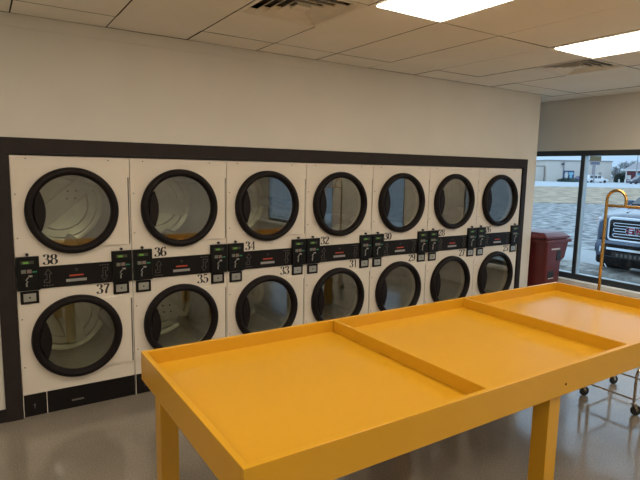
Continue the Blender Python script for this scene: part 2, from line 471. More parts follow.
# ------------------------------------------------------------------ stacked dryers
DW = 0.80
UC, ZU, ZL_ = -0.010, 1.517, 0.568       # door centre in local x, upper and lower door heights
def plate_with_hole(m, x0, x1, z0, z1, cx, cz, r, y, n=64):
    inner = [m.b.verts.new((cx + r * math.cos(2 * PI * k / n), y, cz + r * math.sin(2 * PI * k / n))) for k in range(n)]
    inner2 = [m.b.verts.new((v.co.x, y + 0.08, v.co.z)) for v in inner]
    outer = []
    for k in range(n):
        t = 2 * PI * k / n
        c, s_ = math.cos(t), math.sin(t)
        k1 = min(((x1 - cx) / c if c > 1e-6 else (x0 - cx) / c if c < -1e-6 else 1e9), ((z1 - cz) / s_ if s_ > 1e-6 else (z0 - cz) / s_ if s_ < -1e-6 else 1e9))
        outer.append(m.b.verts.new((cx + c * k1, y, cz + s_ * k1)))
    corners = {}
    for (X, Z) in ((x0, z0), (x1, z0), (x1, z1), (x0, z1)):
        corners[(X, Z)] = m.b.verts.new((X, y, Z))
    def side(v):
        e = 1e-5
        if abs(v.co.x - x1) < e: return 'r'
        if abs(v.co.x - x0) < e: return 'l'
        if abs(v.co.z - z1) < e: return 't'
        return 'b'
    cm = {frozenset('rt'): (x1, z1), frozenset('lt'): (x0, z1), frozenset('lb'): (x0, z0), frozenset('rb'): (x1, z0)}
    for k in range(n):
        j = (k + 1) % n
        a, b = side(outer[k]), side(outer[j])
        q = [inner[k], outer[k], outer[j], inner[j]]
        if a != b: q = [inner[k], outer[k], corners[cm[frozenset(a + b)]], outer[j], inner[j]]
        m.face(q)
        m.face([inner[k], inner[j], inner2[j], inner2[k]])

def door(parent, cz, rot, name='door'):
    d = empty_child = None
    # black ring door: lathe profile (radius, depth) -- outward is -y
    r = MB().lathe([(0.316, -0.006), (0.316, -0.030), (0.308, -0.048), (0.292, -0.058), (0.276, -0.056), (0.264, -0.044), (0.258, -0.018), (0.258, -0.006)], (UC, 0, cz), 'y', 72)
    d = r.build(name, 'black', parent, smooth=True)
    MB().disc((UC, -0.018, cz), 0.2595, 'y', 64, 0.005).build('door_glass', 'doorglass', d)
    # moulded handle filling the left side of the glass
    P = []
    R0 = 0.2575
    a0 = math.radians(146)
    N = 20
    for k in range(N + 1):
        t = a0 + (2 * PI - 2 * a0) * k / N
        P.append((UC + R0 * math.cos(t), cz + R0 * math.sin(t)))
    zs, ze = R0 * math.sin(a0), -R0 * math.sin(a0)
    xe = R0 * math.cos(a0)
    for k in range(1, 12):
        t = k / 12
        z = ze + (zs - ze) * t
        P.append((UC + xe + 0.032 * math.sin(PI * t), cz + z))
    h = MB().prism(P, -0.046, -0.0185)
    h.build('handle', 'black', d, bevel=0.006)
    # drum behind the glass
    dr = MB().lathe([(0.30, 0.03), (0.335, 0.06), (0.335, 0.72), (0.30, 0.74), (0.02, 0.745), (0.02, 0.75), (0.34, 0.75), (0.34, 0.05), (0.305, 0.025)], (0, 0, 0), 'y', 56)
    dr.disc((0, 0.742, 0), 0.03, 'y', 16, 0.01)
    for rr in (0.285, 0.215):
        dr.lathe([(rr, 0.74), (rr + 0.006, 0.728), (rr + 0.012, 0.74)], (0, 0, 0), 'y', 56)
    D = dr.build('drum', 'steel', parent, smooth=True)
    D.location = (UC, 0, cz); D.rotation_euler = (0, rot, 0)
    for k in range(3):
        t = 2 * PI * k / 3 + PI / 2
        rad = Vector((math.cos(t), 0, math.sin(t))); tan = Vector((-math.sin(t), 0, math.cos(t)))
        rs = []
        for y in (0.10, 0.70):
            rs.append([tuple(rad * a + tan * b + Vector((0, y, 0))) for a, b in ((0.333, -0.06), (0.262, -0.016), (0.262, 0.016), (0.333, 0.06))])
        MB().rings(rs).build('drum_paddle', 'steel', D)
    MB().box(-0.075, 0.075, 0.722, 0.738, -0.30, 0.30).build('drum_back_plate', 'steel2', D, bevel=0.004)
    for (bx_, bz) in ((0, 0.17), (0, 0.07), (-0.042, 0.12), (0.042, 0.12)):
        MB().disc((bx_, 0.714, bz), 0.008, 'y', 12, 0.008).build('bolt', 'hole', D)
    return d

def make_dryer():
    e = empty('stacked_dryer', (0, 0, 0))
    x0, x1 = -0.398, 0.397
    m = MB()
    y = 0.0
    plate_with_hole(m, x0, x1, 1.10, 1.909, UC, ZU, 0.29, y)
    plate_with_hole(m, x0, x1, 0.17, 1.10, UC, ZL_, 0.29, y)
    # sides, top, back
    for q in (((x0, 0, .02), (x0, 1.0, .02), (x0, 1.0, 1.909), (x0, 0, 1.909)), ((x1, 0, .02), (x1, 1.0, .02), (x1, 1.0, 1.909), (x1, 0, 1.909)),
              ((x0, 0, 1.909), (x1, 0, 1.909), (x1, 1.0, 1.909), (x0, 1.0, 1.909)), ((x0, 1, .02), (x1, 1, .02), (x1, 1, 1.909), (x0, 1, 1.909)),
              ((x0, 0, .02), (x1, 0, .02), (x1, 1, .02), (x0, 1, .02))):
        m.face([m.b.verts.new(p) for p in q])
    m.box(x0, x0 + 0.004, -0.002, 0.03, 0.0, 0.17); m.box(-0.245, -0.241, -0.002, 0.02, 0.0, 0.17)
    m.build('cabinet', 'dryer', e)
    t = MB().box(-0.241, x1 - 0.003, 0.0, 0.06, 0.0, 0.168).build('toe_panel', 'band', e, bevel=0.002)
    MB().box(-0.075, 0.01, -0.003, 0.004, 0.055, 0.068).build('pull_slot', 'print', t)
    t = MB().box(x0 + 0.005, -0.246, 0.0, 0.06, 0.0, 0.168).build('toe_panel', 'band', e, bevel=0.002)
    MB().disc((-0.325, -0.003, 0.085), 0.007, 'y', 12, 0.006).build('key_lock', 'print', t)
    MB().box(-0.327, -0.323, -0.003, 0.002, 0.055, 0.08).build('lock_slot', 'print', t)
    for cz in (ZU, ZL_):
        q0 = math.asin(0.272 / 0.303)
        PP = [(UC + 0.303 * math.cos(q), cz + 0.303 * math.sin(q)) for q in [-q0 + 2 * q0 * k / 24 for k in range(25)]] + [(0.378, cz + 0.272), (0.378, cz - 0.272)]
        p = MB().prism(PP, -0.015, -0.0005).build('hinge_panel', 'dryer', e, bevel=0.0015)
        MB().tube([(0.384, -0.006, cz - 0.27), (0.384, -0.006, cz + 0.235)], 0.0045, 8).build('hinge_rod', 'print', p)
        MB().tube([(0.3835, -0.006, cz + 0.20), (0.3835, -0.006, cz + 0.245)], 0.0065, 8).build('hinge_knuckle', 'print', p)
        MB().tube([(0.3835, -0.006, cz - 0.23), (0.3835, -0.006, cz - 0.20)], 0.0065, 8).build('hinge_knuckle', 'print', p)
    # instruction band
    b = MB().box(x0 + 0.002, x1 - 0.002, -0.012, -0.001, 0.956, 1.118).build('control_band', 'band', e, bevel=0.002)
    MB().disc((-0.005, -0.016, 1.076), 0.011, 'y', 16, 0.004).build('knob', 'ink', b, smooth=False)
    MB().box(-0.055, 0.042, -0.0135, -0.011, 1.030, 1.041).build('red_label', 'red', b)
    MB().box(-0.078, 0.062, -0.0145, -0.011, 0.990, 1.010).build('silver_label', 'silver', b)
    def outline(P, wd_=0.0018, closed=True):
        m_ = MB(); n_ = len(P)
        for i in range(n_ if closed else n_ - 1):
            m_.tube([(P[i][0], -0.0125, P[i][1]), (P[(i + 1) % n_][0], -0.0125, P[(i + 1) % n_][1])], wd_, 4)
        return m_
    ax, az = -0.222, 0.985
    A = [(0, 0.012), (0.036, 0.012), (0.036, 0.075), (0.050, 0.075), (0.028, 0.112), (0.004, 0.075), (0.018, 0.075), (0.018, 0.034), (0, 0.034)]
    m_ = outline([(ax + p[0], az + p[1]) for p in A])
    for k in range(4): m_.box(ax - 0.006 + 0.018 * k, ax + 0.003 + 0.018 * k, -0.0135, -0.0115, az - 0.012, az - 0.006)
    m_.build('arrow_print', 'print', b)
    bx0, bz0 = 0.215, 1.088
    m_ = outline([(bx0 - p[0], bz0 - p[1]) for p in A])
    for k in range(4): m_.box(bx0 - 0.058 + 0.018 * k, bx0 - 0.049 + 0.018 * k, -0.0135, -0.0115, bz0 + 0.006, bz0 + 0.012)
    m_.build('arrow_print', 'print', b)
    for ox in (-0.396, 0.245):
        k = MB().box(ox, ox + 0.146, -0.030, -0.001, 0.953, 1.198).build('control_box', 'box', e, bevel=0.003)
        y = -0.0315
        MB().disc((ox + 0.073, -0.020, 1.211), 0.0105, 'y', 16, 0.019).build('knob', 'ink', k)
        MB().box(ox + 0.030, ox + 0.112, y, y + 0.003, 1.146, 1.168).build('display', 'dim', k)
        MB().box(ox + 0.044, ox + 0.078, y - 0.001, y + 0.001, 1.149, 1.163).build('display_digits', 'led', k)
        MB().box(ox + 0.030, ox + 0.060, y - 0.001, y + 0.003, 1.080, 1.106).build('button', 'btn', k)
        MB().box(ox + 0.066, ox + 0.095, y - 0.001, y + 0.003, 1.080, 1.106).build('button', 'btn2', k)
        MB().box(ox + 0.100, ox + 0.128, y - 0.001, y + 0.003, 1.083, 1.093).build('green_label', 'green', k)
        m2 = MB().box(ox + 0.074, ox + 0.098, y, y + 0.002, 1.052, 1.064)
        m2.tube([(ox + 0.072, y, 1.050), (ox + 0.056, y, 1.030), (ox + 0.068, y, 1.018), (ox + 0.056, y, 1.005)], 0.0035, 6)
        m2.tube([(ox + 0.060, y, 1.005), (ox + 0.060, y, 0.985)], 0.005, 8)
        m2.build('coin_slot_print', 'silver', k)
    for ox, dz in ((-0.378, 0.0), (0.252, 0.003)):
        f = MB().box(ox, ox + 0.118, -0.012, -0.001, 0.852 + dz, 0.945 + dz).build('coin_box', 'black', e, bevel=0.003)
        MB().box(ox + 0.019, ox + 0.099, -0.015, -0.010, 0.870 + dz, 0.928 + dz).build('coin_box_face', 'cardface', f, bevel=0.001)
        MB().disc((ox + 0.059, -0.0165, 0.899 + dz), 0.006, 'y', 12, 0.004).build('key_lock', 'black', f)
    for (sx, sz) in ((-0.30, 1.888), (0.245, 1.888), (-0.375, 1.64), (-0.375, 1.33), (-0.375, 0.74), (-0.375, 0.38)):
        MB().disc((sx, -0.003, sz), 0.005, 'y', 8, 0.003).build('screw', 'print', e)
    return e

NUMS = [('38', '37'), ('36', '35'), ('34', '33'), ('32', '31'), ('30', '29'), ('28', '27'), ('26', '25')]
ROT = [(0.85, -0.35), (-1.35, 2.3), (1.6, 2.2), (0.1, 0.3), (2.5, 1.2), (2.0, 0.7), (0.4, 2.8)]
proto = make_dryer()
where = ['leftmost, beside the dark frame', 'second from the left', 'third from the left', 'middle one of seven', 'third from the right', 'second from the right', 'rightmost, nearest the maroon bin']
dry = [proto] + [copy_tree(proto) for _ in range(6)]
for i, e in enumerate(dry):
    e.location = ((i + 0.5) * DW, 0, 0)
    a, b = NUMS[i]
    door(e, ZU, ROT[i][0]); door(e, ZL_, ROT[i][1])
    number(a, -0.225, 1.127, e)
    number(b, 0.130, 0.870, e)
    tag(e, 'cream stacked dryer numbered %s and %s, %s' % (a, b, where[i]), 'dryer', 'stacked dryers along the wall')

# ------------------------------------------------------------------ yellow folding table
TX0, TX1, TY0, TY1, TZ = 0.447, 3.922, -2.848, -1.640, 0.94
t = empty('folding_table', ((TX0 + TX1) / 2, (TY0 + TY1) / 2, 0))
tag(t, 'long bright yellow painted wooden folding table with a raised rim and two dividers', 'table')
hx, hy = (TX1 - TX0) / 2, (TY1 - TY0) / 2
th = 0.024
MB().box(-hx + th, hx - th, -hy + th, hy - th, 0.845, 0.870).build('tabletop', 'yellow', t)
def rail(name, d): return MB().box(*d).build(name, 'yellow', t, bevel=0.002)
ra = rail('apron', (-hx, hx, -hy, -hy + th, 0.795, TZ))
rail('apron', (-hx, hx, hy - th, hy, 0.795, TZ))
rail('apron', (-hx, -hx + th, -hy + th, hy - th, 0.795, TZ))
rail('apron', (hx - th, hx, -hy + th, hy - th, 0.795, TZ))
for X in (1.605, 2.763):
    lx = X - (TX0 + TX1) / 2
    rail('divider', (lx - th / 2, lx + th / 2, -hy + th, hy - th, 0.870, TZ - 0.002))
sc_ = MB().disc((2.144 - (TX0 + TX1) / 2, -hy - 0.002, 0.848), 0.006, 'y', 10, 0.004).build('screw', 'plenum', t)
L = 0.089
for X in (0.500, 2.093, 3.775):
    for Y in (-2.805, -1.772):
        a = X - (TX0 + TX1) / 2; b = Y - (TY0 + TY1) / 2
        rail('leg', (a, a + L, b, b + L, 0, 0.845))

# ------------------------------------------------------------------ wire laundry cart with hanging rail
c = empty('laundry_cart', (4.24, -2.11, 0))
tag(c, 'wheeled laundry cart with a brass hanging rail behind the right end of the table', 'laundry cart')
ox, oy = 4.24, -2.11
ax0, ax1, ay0, ay1 = 4.0 - ox, 4.47 - ox, -2.32 - oy, -1.905 - oy
m = MB()
zb = 0.125
m.tube([(ax0, ay0, zb), (ax0, ay1, zb)], 0.008); m.tube([(ax1, ay0, zb), (ax1, ay1, zb)], 0.008)
m.tube([(ax0, ay0, zb), (ax1, ay0, zb)], 0.008); m.tube([(ax0, ay1, zb), (ax1, ay1, zb)], 0.008)
m.build('base_frame', 'chrome', c, smooth=True)
for Y in (ay0, ay1):
    pts = [(ax0, Y, 0.095), (ax0, Y, 0.30)]
    for k in range(1, 8):
        q = k / 7 * PI / 2
        pts.append((ax0 + 0.075 * (1 - math.cos(q)), Y, 0.30 + 0.075 * math.sin(q)))
    pts += [((ax0 + ax1) / 2, Y, 0.375)]
    pts += [(ax0 + ax1 - p[0], Y, p[2]) for p in reversed(pts[:-1])]
    MB().tube(pts, 0.0105, 10).build('leg_hoop', 'chrome', c, smooth=True)
for (X, Y, da) in ((ax0, ay0, -0.6), (ax0, ay1, -0.4), (ax1, ay1, -0.3), (ax1, ay0, 0.1)):
    k = MB()
    k.rings([[(X + dx, Y + dy, 0.100) for dx, dy in ((-.016, -.016), (.016, -.016), (.016, .016), (-.016, .016))], [(X + dx, Y + dy, 0.090) for dx, dy in ((-.020, -.018), (.020, -.018), (.020, .018), (-.020, .018))]])
    cs, sn = math.cos(da), math.sin(da)
    for s_ in (-1, 1):
        pr = []
        for (lx, lz) in ((-0.014, 0.094), (0.014, 0.094), (0.030, 0.044), (0.016, 0.038)):
            pr.append((lx, lz))
        rs = []
        for off in (0.016 * s_, 0.019 * s_):
            rs.append([(X + lx * cs - off * sn, Y + lx * sn + off * cs, lz) for lx, lz in pr])
        k.rings(rs)
    ks = k.build('caster', 'chrome', c)
    wv = MB().lathe([(0.006, -0.012), (0.034, -0.012), (0.040, -0.007), (0.040, 0.007), (0.034, 0.012), (0.006, 0.012)], (0, 0, 0), 'y', 24)
    wo = wv.build('wheel', 'rubber', ks, smooth=True)
    wo.location = (X + 0.020 * cs, Y + 0.020 * sn, 0.0402); wo.rotation_euler = (0, 0, da)
# wire basket
m = MB()
z0, z1 = 0.39, 0.73
def rect(z, g_): return [(ax0 - g_, ay0 - g_, z), (ax1 + g_, ay0 - g_, z), (ax1 + g_, ay1 + g_, z), (ax0 - g_, ay1 + g_, z), (ax0 - g_, ay0 - g_, z)]
for z, g_ in ((z0, 0), (z0 + 0.12, 0.012), (z0 + 0.24, 0.024), (z1, 0.035)):
    m.tube(rect(z, g_), 0.005 if z == z1 else 0.0025, 6)
for k in range(0, 9):
    q = k / 8
    xx = ax0 + (ax1 - ax0) * q; xt = ax0 - .035 + (ax1 - ax0 + .07) * q
    yy = ay0 + (ay1 - ay0) * q; yt = ay0 - .035 + (ay1 - ay0 + .07) * q
    m.tube([(xt, ay0 - .035, z1), (xx, ay0, z0), (xx, ay1, z0), (xt, ay1 + .035, z1)], 0.002, 5)
    m.tube([(ax0 - .035, yt, z1), (ax0, yy, z0), (ax1, yy, z0), (ax1 + .035, yt, z1)], 0.002, 5)
m.build('wire_basket', 'chrome', c)
# hanging rail: two posts with a short hoop above the bar
px_ = 4.13 - ox
py1, py0 = -1.897 - oy, -2.335 - oy
for s_, py in ((-1, py1), (1, py0)):
    m = MB(); m.tube([(px_, py, 0.115), (px_, py, 1.62)], 0.0125, 12)
    rr = 0.076
    pts = [(px_, py, 1.60)]
    for k in range(0, 13):
        q = PI * k / 12
        pts.append((px_, py + s_ * (rr - rr * math.cos(q)), 1.655 + rr * math.sin(q)))
    pts.append((px_, py + s_ * 2 * rr, 1.60))
    m.tube(pts, 0.0120, 12)
    m.build('hanging_post', 'brass', c, smooth=True)
m = MB(); m.tube([(px_, py0, 1.606), (px_, py1, 1.606)], 0.0115, 12)
m.build('hanging_bar', 'brass', c, smooth=True)

# ------------------------------------------------------------------ maroon wheeled bin
bn = empty('wheeled_bin', (6.155, 0.10, 0))
tag(bn, 'maroon plastic wheeled bin with closed lid standing by the window past the dryers', 'bin')
def rrect(x0, x1, y0, y1, z, r=0.03, n=4):
    out = []
    for cx, cy, a in ((x1 - r, y1 - r, 0), (x0 + r, y1 - r, PI / 2), (x0 + r, y0 + r, PI), (x1 - r, y0 + r, 1.5 * PI)):
        for k in range(n + 1):
            q = a + PI / 2 * k / n
            out.append((cx + r * math.cos(q), cy + r * math.sin(q), z))
    return out
m = MB()
secs = [(-0.165, 0.13, -0.27, 0.27, 0.03), (-0.175, 0.145, -0.285, 0.285, 0.45), (-0.185, 0.155, -0.29, 0.29, 0.700), (-0.187, 0.235, -0.292, 0.292, 0.745), (-0.205, 0.285, -0.298, 0.298, 0.945), (-0.21, 0.29, -0.30, 0.30, 0.955)]
m.rings([rrect(a, b, c_, d, z) for a, b, c_, d, z in secs])
m.build('body', 'bin', bn, smooth=True)
m = MB(); m.rings([rrect(-0.225, 0.325, -0.315, 0.315, 0.955), rrect(-0.235, 0.335, -0.32, 0.32, 0.975), rrect(-0.23, 0.33, -0.315, 0.315, 0.995), rrect(-0.20, 0.27, -0.28, 0.28, 1.0), rrect(-0.20, 0.27, -0.28, 0.28, 1.02)])
m.build('rim', 'bin', bn, smooth=True)
m = MB(); m.rings([rrect(-0.24, 0.30, -0.31, 0.31, 1.014), rrect(-0.245, 0.295, -0.31, 0.31, 1.035), rrect(-0.215, 0.22, -0.25, 0.25, 1.088), rrect(-0.20, 0.20, -0.23, 0.23, 1.092)])
m.build('lid', 'lid', bn, smooth=True)
bb = MB().box(0.03, 0.125, -0.300, -0.286, 0.715, 0.85).build('grip_recess', 'hole', bn, bevel=0.004)
m = MB()
for k in range(8):
    m.box(-0.09 + k * 0.0235, -0.073 + k * 0.0235, -0.299, -0.290, 0.863, 0.883)
m.build('moulded_lettering', 'white', bn)
sl = MB().box(-0.125, 0.005, -0.290, -0.276, 0.47, 0.585).build('lower_slot', 'hole', bn, bevel=0.004)
MB().box(-0.12, 0.0, -0.293, -0.284, 0.478, 0.490).build('slot_edge', 'white', sl)
m = MB().tube([(0.35, -0.22, 0.985), (0.35, 0.22, 0.985)], 0.014, 10)
m.tube([(0.31, -0.22, 0.97), (0.35, -0.22, 0.985)], 0.012, 8); m.tube([(0.31, 0.22, 0.97), (0.35, 0.22, 0.985)], 0.012, 8)
m.build('handle_bar', 'bin', bn, smooth=True)
for y in (-0.275, 0.245):
    MB().lathe([(0.01, 0), (0.105, 0), (0.112, 0.01), (0.112, 0.025), (0.105, 0.035), (0.01, 0.035)], (0.19, y, 0.1125), 'y', 28).build('wheel', 'rubber', bn, smooth=True)
MB().tube([(0.19, -0.27, 0.1125), (0.19, 0.27, 0.1125)], 0.012, 10).build('axle', 'steel2', bn)

# ------------------------------------------------------------------ outdoors
fh = Vector((math.sin(YAW), math.cos(YAW), 0)); rh = Vector((math.cos(YAW), -math.sin(YAW), 0))
ORG = Vector((-0.18, -4.21, 0))
def od(lat, dep, z=0): return ORG + fh * dep + rh * lat + Vector((0, 0, z))
RZ = -YAW      # local +x runs to the right of the street view, local +y away
def quad(name, m, pts, kind='structure'):
    b = MB(); b.face([b.b.verts.new(p) for p in pts]); return tag(b.build(name, m), kind=kind)
G = MB(); G.box(6.7, 420, -420, 420, -0.35, -0.02)
tag(G.build('ground', 'gravel'), kind='structure')
o = bx('grass_verge', 'grass', (-300, 600, 34, 79, -0.01, 0.0)); o.location = (ORG.x, ORG.y, 0.0); o.rotation_euler = (0, 0, RZ); tag(o, kind='structure')
o = bx('road', 'road', (-300, 600, 79, 134, -0.008, 0.01)); o.location = (ORG.x, ORG.y, 0.0); o.rotation_euler = (0, 0, RZ); tag(o, kind='structure')
struct('concrete_apron', 'slab', (9.9, 12.4, -14, 3.6, -0.02, 0.004))
struct('sidewalk', 'slab', (6.7, 9.05, -14, 6, -0.02, 0.03))
o = MB()
rnd = random.Random(5)
rs = []
for k in range(81):
    y = -14 + k * 0.25
    j = lambda s: rnd.uniform(-s, s)
    rs.append([(9.05, y, -0.02), (9.07 + j(.02), y, 0.12 + j(.015)), (9.5 + j(.05), y, 0.15 + j(.02)), (9.86 + j(.04), y, 0.12 + j(.02)), (9.93, y, -0.02)])
o.rings(rs); tag(o.build('kerb', 'kerb'), kind='structure')

# ---- pickup truck parked nose-in at the window
TR = empty('pickup_truck', (9.22, 0.20, 0)); 
tag(TR, 'pewter grey pickup truck parked nose-in outside the window with a big chrome grille', 'truck')
def csec(d, w_, zb_, zt_, cr_=0.06, crown=0.03):
    # section ring in y,z at distance d behind the nose
    return [(d, -w_ + cr_, zb_), (d, w_ - cr_, zb_), (d, w_, zb_ + cr_), (d, w_ + 0.01, (zb_ + zt_) / 2), (d, w_, zt_ - cr_ * 1.6), (d, w_ - cr_ * 1.4, zt_ - cr_ * .35), (d, w_ * .5, zt_ + crown * .7), (d, 0, zt_ + crown), (d, -w_ * .5, zt_ + crown * .7), (d, -w_ + cr_ * 1.4, zt_ - cr_ * .35), (d, -w_, zt_ - cr_ * 1.6), (d, -w_ - 0.01, (zb_ + zt_) / 2), (d, -w_, zb_ + cr_)]
m = MB()
m.rings([csec(0.05, .76, .66, 1.10), csec(0.12, .82, .60, 1.14), csec(0.30, .90, .52, 1.17), csec(0.6, .94, .48, 1.21), csec(1.14, .95, .48, 1.27), csec(1.26, .95, .48, 1.27, crown=0), csec(3.6, .95, .48, 1.28, crown=0), csec(3.62, .95, .5, 1.30, crown=0), csec(5.6, .95, .5, 1.30, crown=0), csec(5.7, .96, .55, 1.27, crown=0)])
m.build('body', 'paint', TR, smooth=True)
def gs(d, w_, z): return [(d, -w_, z), (d, w_, z)]
m = MB()
v = [(1.10, .86, 1.24), (2.05, .66, 1.82), (3.35, .66, 1.84), (3.62, .86, 1.26)]
prof = []
A = [m.b.verts.new((d, -w_, z)) for d, w_, z in v]; B = [m.b.verts.new((d, w_, z)) for d, w_, z in v]
m.face(A); m.face(list(reversed(B)))
for i in range(4): m.face([A[i], B[i], B[(i + 1) % 4], A[(i + 1) % 4]])
cabm = m.build('cab', 'paint', TR, bevel=0.05, seg=3)
def panel(name, pts, off, mm, parent):
    m = MB(); P = [Vector(p) for p in pts]; nrm = (P[1] - P[0]).cross(P[2] - P[0]).normalized() * off
    m.rings([[p - nrm * 0.3 for p in P], [p + nrm for p in P]]); return m.build(name, mm, parent)
panel('windshield', [(1.19, -.80, 1.30), (1.19, .80, 1.30), (1.98, .65, 1.775), (1.98, -.65, 1.775)], -0.015, 'carglass', cabm)
for s_ in (-1, 1):
    panel('side_window', [(1.85, s_ * .765, 1.33), (2.6, s_ * .765, 1.33), (2.6, s_ * .68, 1.75), (2.25, s_ * .68, 1.75)], 0.03 * s_, 'carglass', cabm)
    panel('side_window', [(2.68, s_ * .765, 1.33), (3.45, s_ * .765, 1.33), (3.28, s_ * .68, 1.75), (2.68, s_ * .68, 1.75)], 0.03 * s_, 'carglass', cabm)
    mi = MB().box(1.72, 1.86, s_ * 1.10 - .07, s_ * 1.10 + .07, 1.20, 1.36).build('side_mirror', 'paint', TR, bevel=0.03)
    MB().tube([(1.80, s_ * .98, 1.28), (1.80, s_ * 1.12, 1.26)], 0.02, 8).build('mirror_arm', 'black', mi)
    MB().tube([(1.06, s_ * .5, 1.285), (1.30, s_ * .05, 1.36)], 0.01, 6).build('wiper', 'rubber', TR)
# hood creases
for s_ in (-1, 1):
    MB().tube([(0.30, s_ * .42, 1.195), (0.8, s_ * .50, 1.235), (1.12, s_ * .56, 1.265)], 0.012, 6).build('hood_crease', 'paint', TR, smooth=True)
# grille: surround, mesh, three double bars, emblem
def rr2(hw, z0, z1, r, n=5):
    out = []
    for cy, cz, a in ((hw - r, z1 - r, 0), (-hw + r, z1 - r, PI / 2), (-hw + r, z0 + r, PI), (hw - r, z0 + r, 1.5 * PI)):
        for k in range(n + 1):
            q = a + PI / 2 * k / n; out.append((cy + r * math.cos(q), cz + r * math.sin(q)))
    return out
def ringx(m, o_, i_, x0, x1):
    R4 = [[m.b.verts.new((x, a, b)) for a, b in q] for x, q in ((x1, o_), (x0, o_), (x0, i_), (x1, i_))]
    n_ = len(o_)
    for k in range(4):
        A_, B_ = R4[k], R4[(k + 1) % 4]
        for i in range(n_): m.face([A_[i], A_[(i + 1) % n_], B_[(i + 1) % n_], B_[i]])
GR = MB(); ringx(GR, rr2(.56, .70, 1.125, .07), rr2(.525, .735, 1.08, .05), -0.035, 0.07)
GR = GR.build('grille', 'mirrorchrome', TR, bevel=0.008)
MB().box(0.03, 0.06, -.50, .50, .74, 1.06).build('grille_mesh', 'rubber', GR)
for z in (.805, .90, .995):
    for s_ in ((-1, 1) if z == .90 else (0,)):
        m = MB()
        if s_ == 0: a = rr2(.475, z - .030, z + .030, .028); b = rr2(.464, z - .019, z + .019, .017)
        else:
            a = [(p[0] + s_ * .36, p[1]) for p in rr2(.115, z - .030, z + .030, .028)]; b = [(p[0] + s_ * .36, p[1]) for p in rr2(.104, z - .019, z + .019, .017)]
        ringx(m, a, b, -0.02, 0.03); m.build('grille_bar', 'mirrorchrome', GR)
# emblem letters G M C, as the nose carries them (reads left to right for someone facing the nose)
def strokes(segs, y0, z0, s_, name, mm, dx, th_):
    m = MB()
    for (a, b) in segs:
        A_ = Vector((dx, y0 - a[0] * s_, z0 + a[1] * s_)); B_ = Vector((dx, y0 - b[0] * s_, z0 + b[1] * s_))
        d_ = (B_ - A_).normalized(); n_ = d_.cross(Vector((1, 0, 0))) * th_ / 2
        A_ -= d_ * th_ * .45; B_ += d_ * th_ * .45
        m.rings([[A_ + n_, B_ + n_, B_ - n_, A_ - n_], [q + Vector((0.02, 0, 0)) for q in (A_ + n_, B_ + n_, B_ - n_, A_ - n_)]])
    return m.build(name, mm, GR)
LG = [((1, .9), (.15, .9)), ((.15, .9), (0, .75)), ((0, .75), (0, .25)), ((0, .25), (.15, .1)), ((.15, .1), (1, .1)), ((1, .1), (1, .5)), ((1, .5), (.55, .5))]
LM = [((0, .1), (0, .9)), ((0, .9), (.5, .3)), ((.5, .3), (1, .9)), ((1, .9), (1, .1))]
LC = [((1, .9), (.15, .9)), ((.15, .9), (0, .75)), ((0, .75), (0, .25)), ((0, .25), (.15, .1)), ((.15, .1), (1, .1))]
for k, S in enumerate((LG, LM, LC)):
    strokes(S, 0.225 - k * 0.165, 0.848, 0.105, 'emblem_backing', 'mirrorchrome', -0.038, 0.040)
    strokes(S, 0.225 - k * 0.165, 0.848, 0.105, 'emblem_letter', 'emblem', -0.046, 0.024)
for s_ in (-1, 1):
    hl = MB()
    hl.rings([[(0.06, s_ * .59, z), (0.09, s_ * .80, z), (0.20, s_ * .885, z), (0.32, s_ * .92, z), (0.35, s_ * .86, z), (0.12, s_ * .60, z)] for z in (.80, 1.08)])
    hl = hl.build('headlight', 'lampglass', TR, bevel=0.01)
    m = MB(); m.rings([[(0.09, s_ * .79, z), (0.20, s_ * .89, z), (0.31, s_ * .927, z), (0.31, s_ * .86, z)] for z in (1.0, 1.075)]); m.build('marker_lens', 'amber', hl)
    m = MB(); m.rings([[(0.053, s_ * .585, z), (0.083, s_ * .80, z), (0.195, s_ * .892, z), (0.21, s_ * .86, z), (0.09, s_ * .60, z)] for z in (.915, .935)]); m.build('lamp_divider', 'mirrorchrome', hl)
# bumper
m = MB()
def bsec(z, o_): return [(0.42, -.91, z), (0.22, -.87, z), (-.02 - o_, -.74, z), (-.09 - o_, -.3, z), (-.09 - o_, .3, z), (-.02 - o_, .74, z), (0.22, .87, z), (0.42, .91, z), (0.42, .8, z), (0.42, -.8, z)]
m.rings([bsec(.42, 0), bsec(.50, .03), bsec(.66, .03), bsec(.70, 0)])
BP = m.build('bumper', 'paint', TR, smooth=True)
def strip(name, mm, hw, z0, z1, x0, x1, r):
    m = MB(); P = rr2(hw, z0, z1, r); m.rings([[(x, a, b) for a, b in P] for x in (x0, x1)]); return m.build(name, mm, BP)
strip('air_intake', 'black', .58, .44, .655, -.128, -.05, .05)
strip('chrome_bar', 'mirrorchrome', .50, .555, .595, -.145, -.06, .015)
strip('plate_recess', 'rubber', .40, .42, .52, -.14, -.06, .02)
m = MB()
for k in range(9): m.box(-.147, -.135, .30 - .075 * k - .02, .30 - .075 * k + .02, .445, .50)
m.build('intake_ribs', 'print', BP)
for s_ in (-1, 1):
    m = MB(); m.rings([[(0.02, s_ * .70, z), (0.14, s_ * .86, z), (0.30, s_ * .93, z), (0.32, s_ * .86, z), (0.10, s_ * .68, z)] for z in (.46, .60)]); m.build('corner_vent', 'black', BP)
    m = MB(); m.tube([(0.0, s_ * .66, .50), (-.07, s_ * .64, .50), (-.07, s_ * .64, .58), (0, s_ * .66, .60)], 0.018, 8); m.build('tow_hook', 'mirrorchrome', BP, smooth=True)
m = MB(); m.rings([bsec(.27, -.06), bsec(.36, -.02), bsec(.42, -.02)]); m.build('valance', 'black', TR)
MB().box(0.5, 5.5, -.7, .7, .32, .60).build('chassis', 'black', TR)
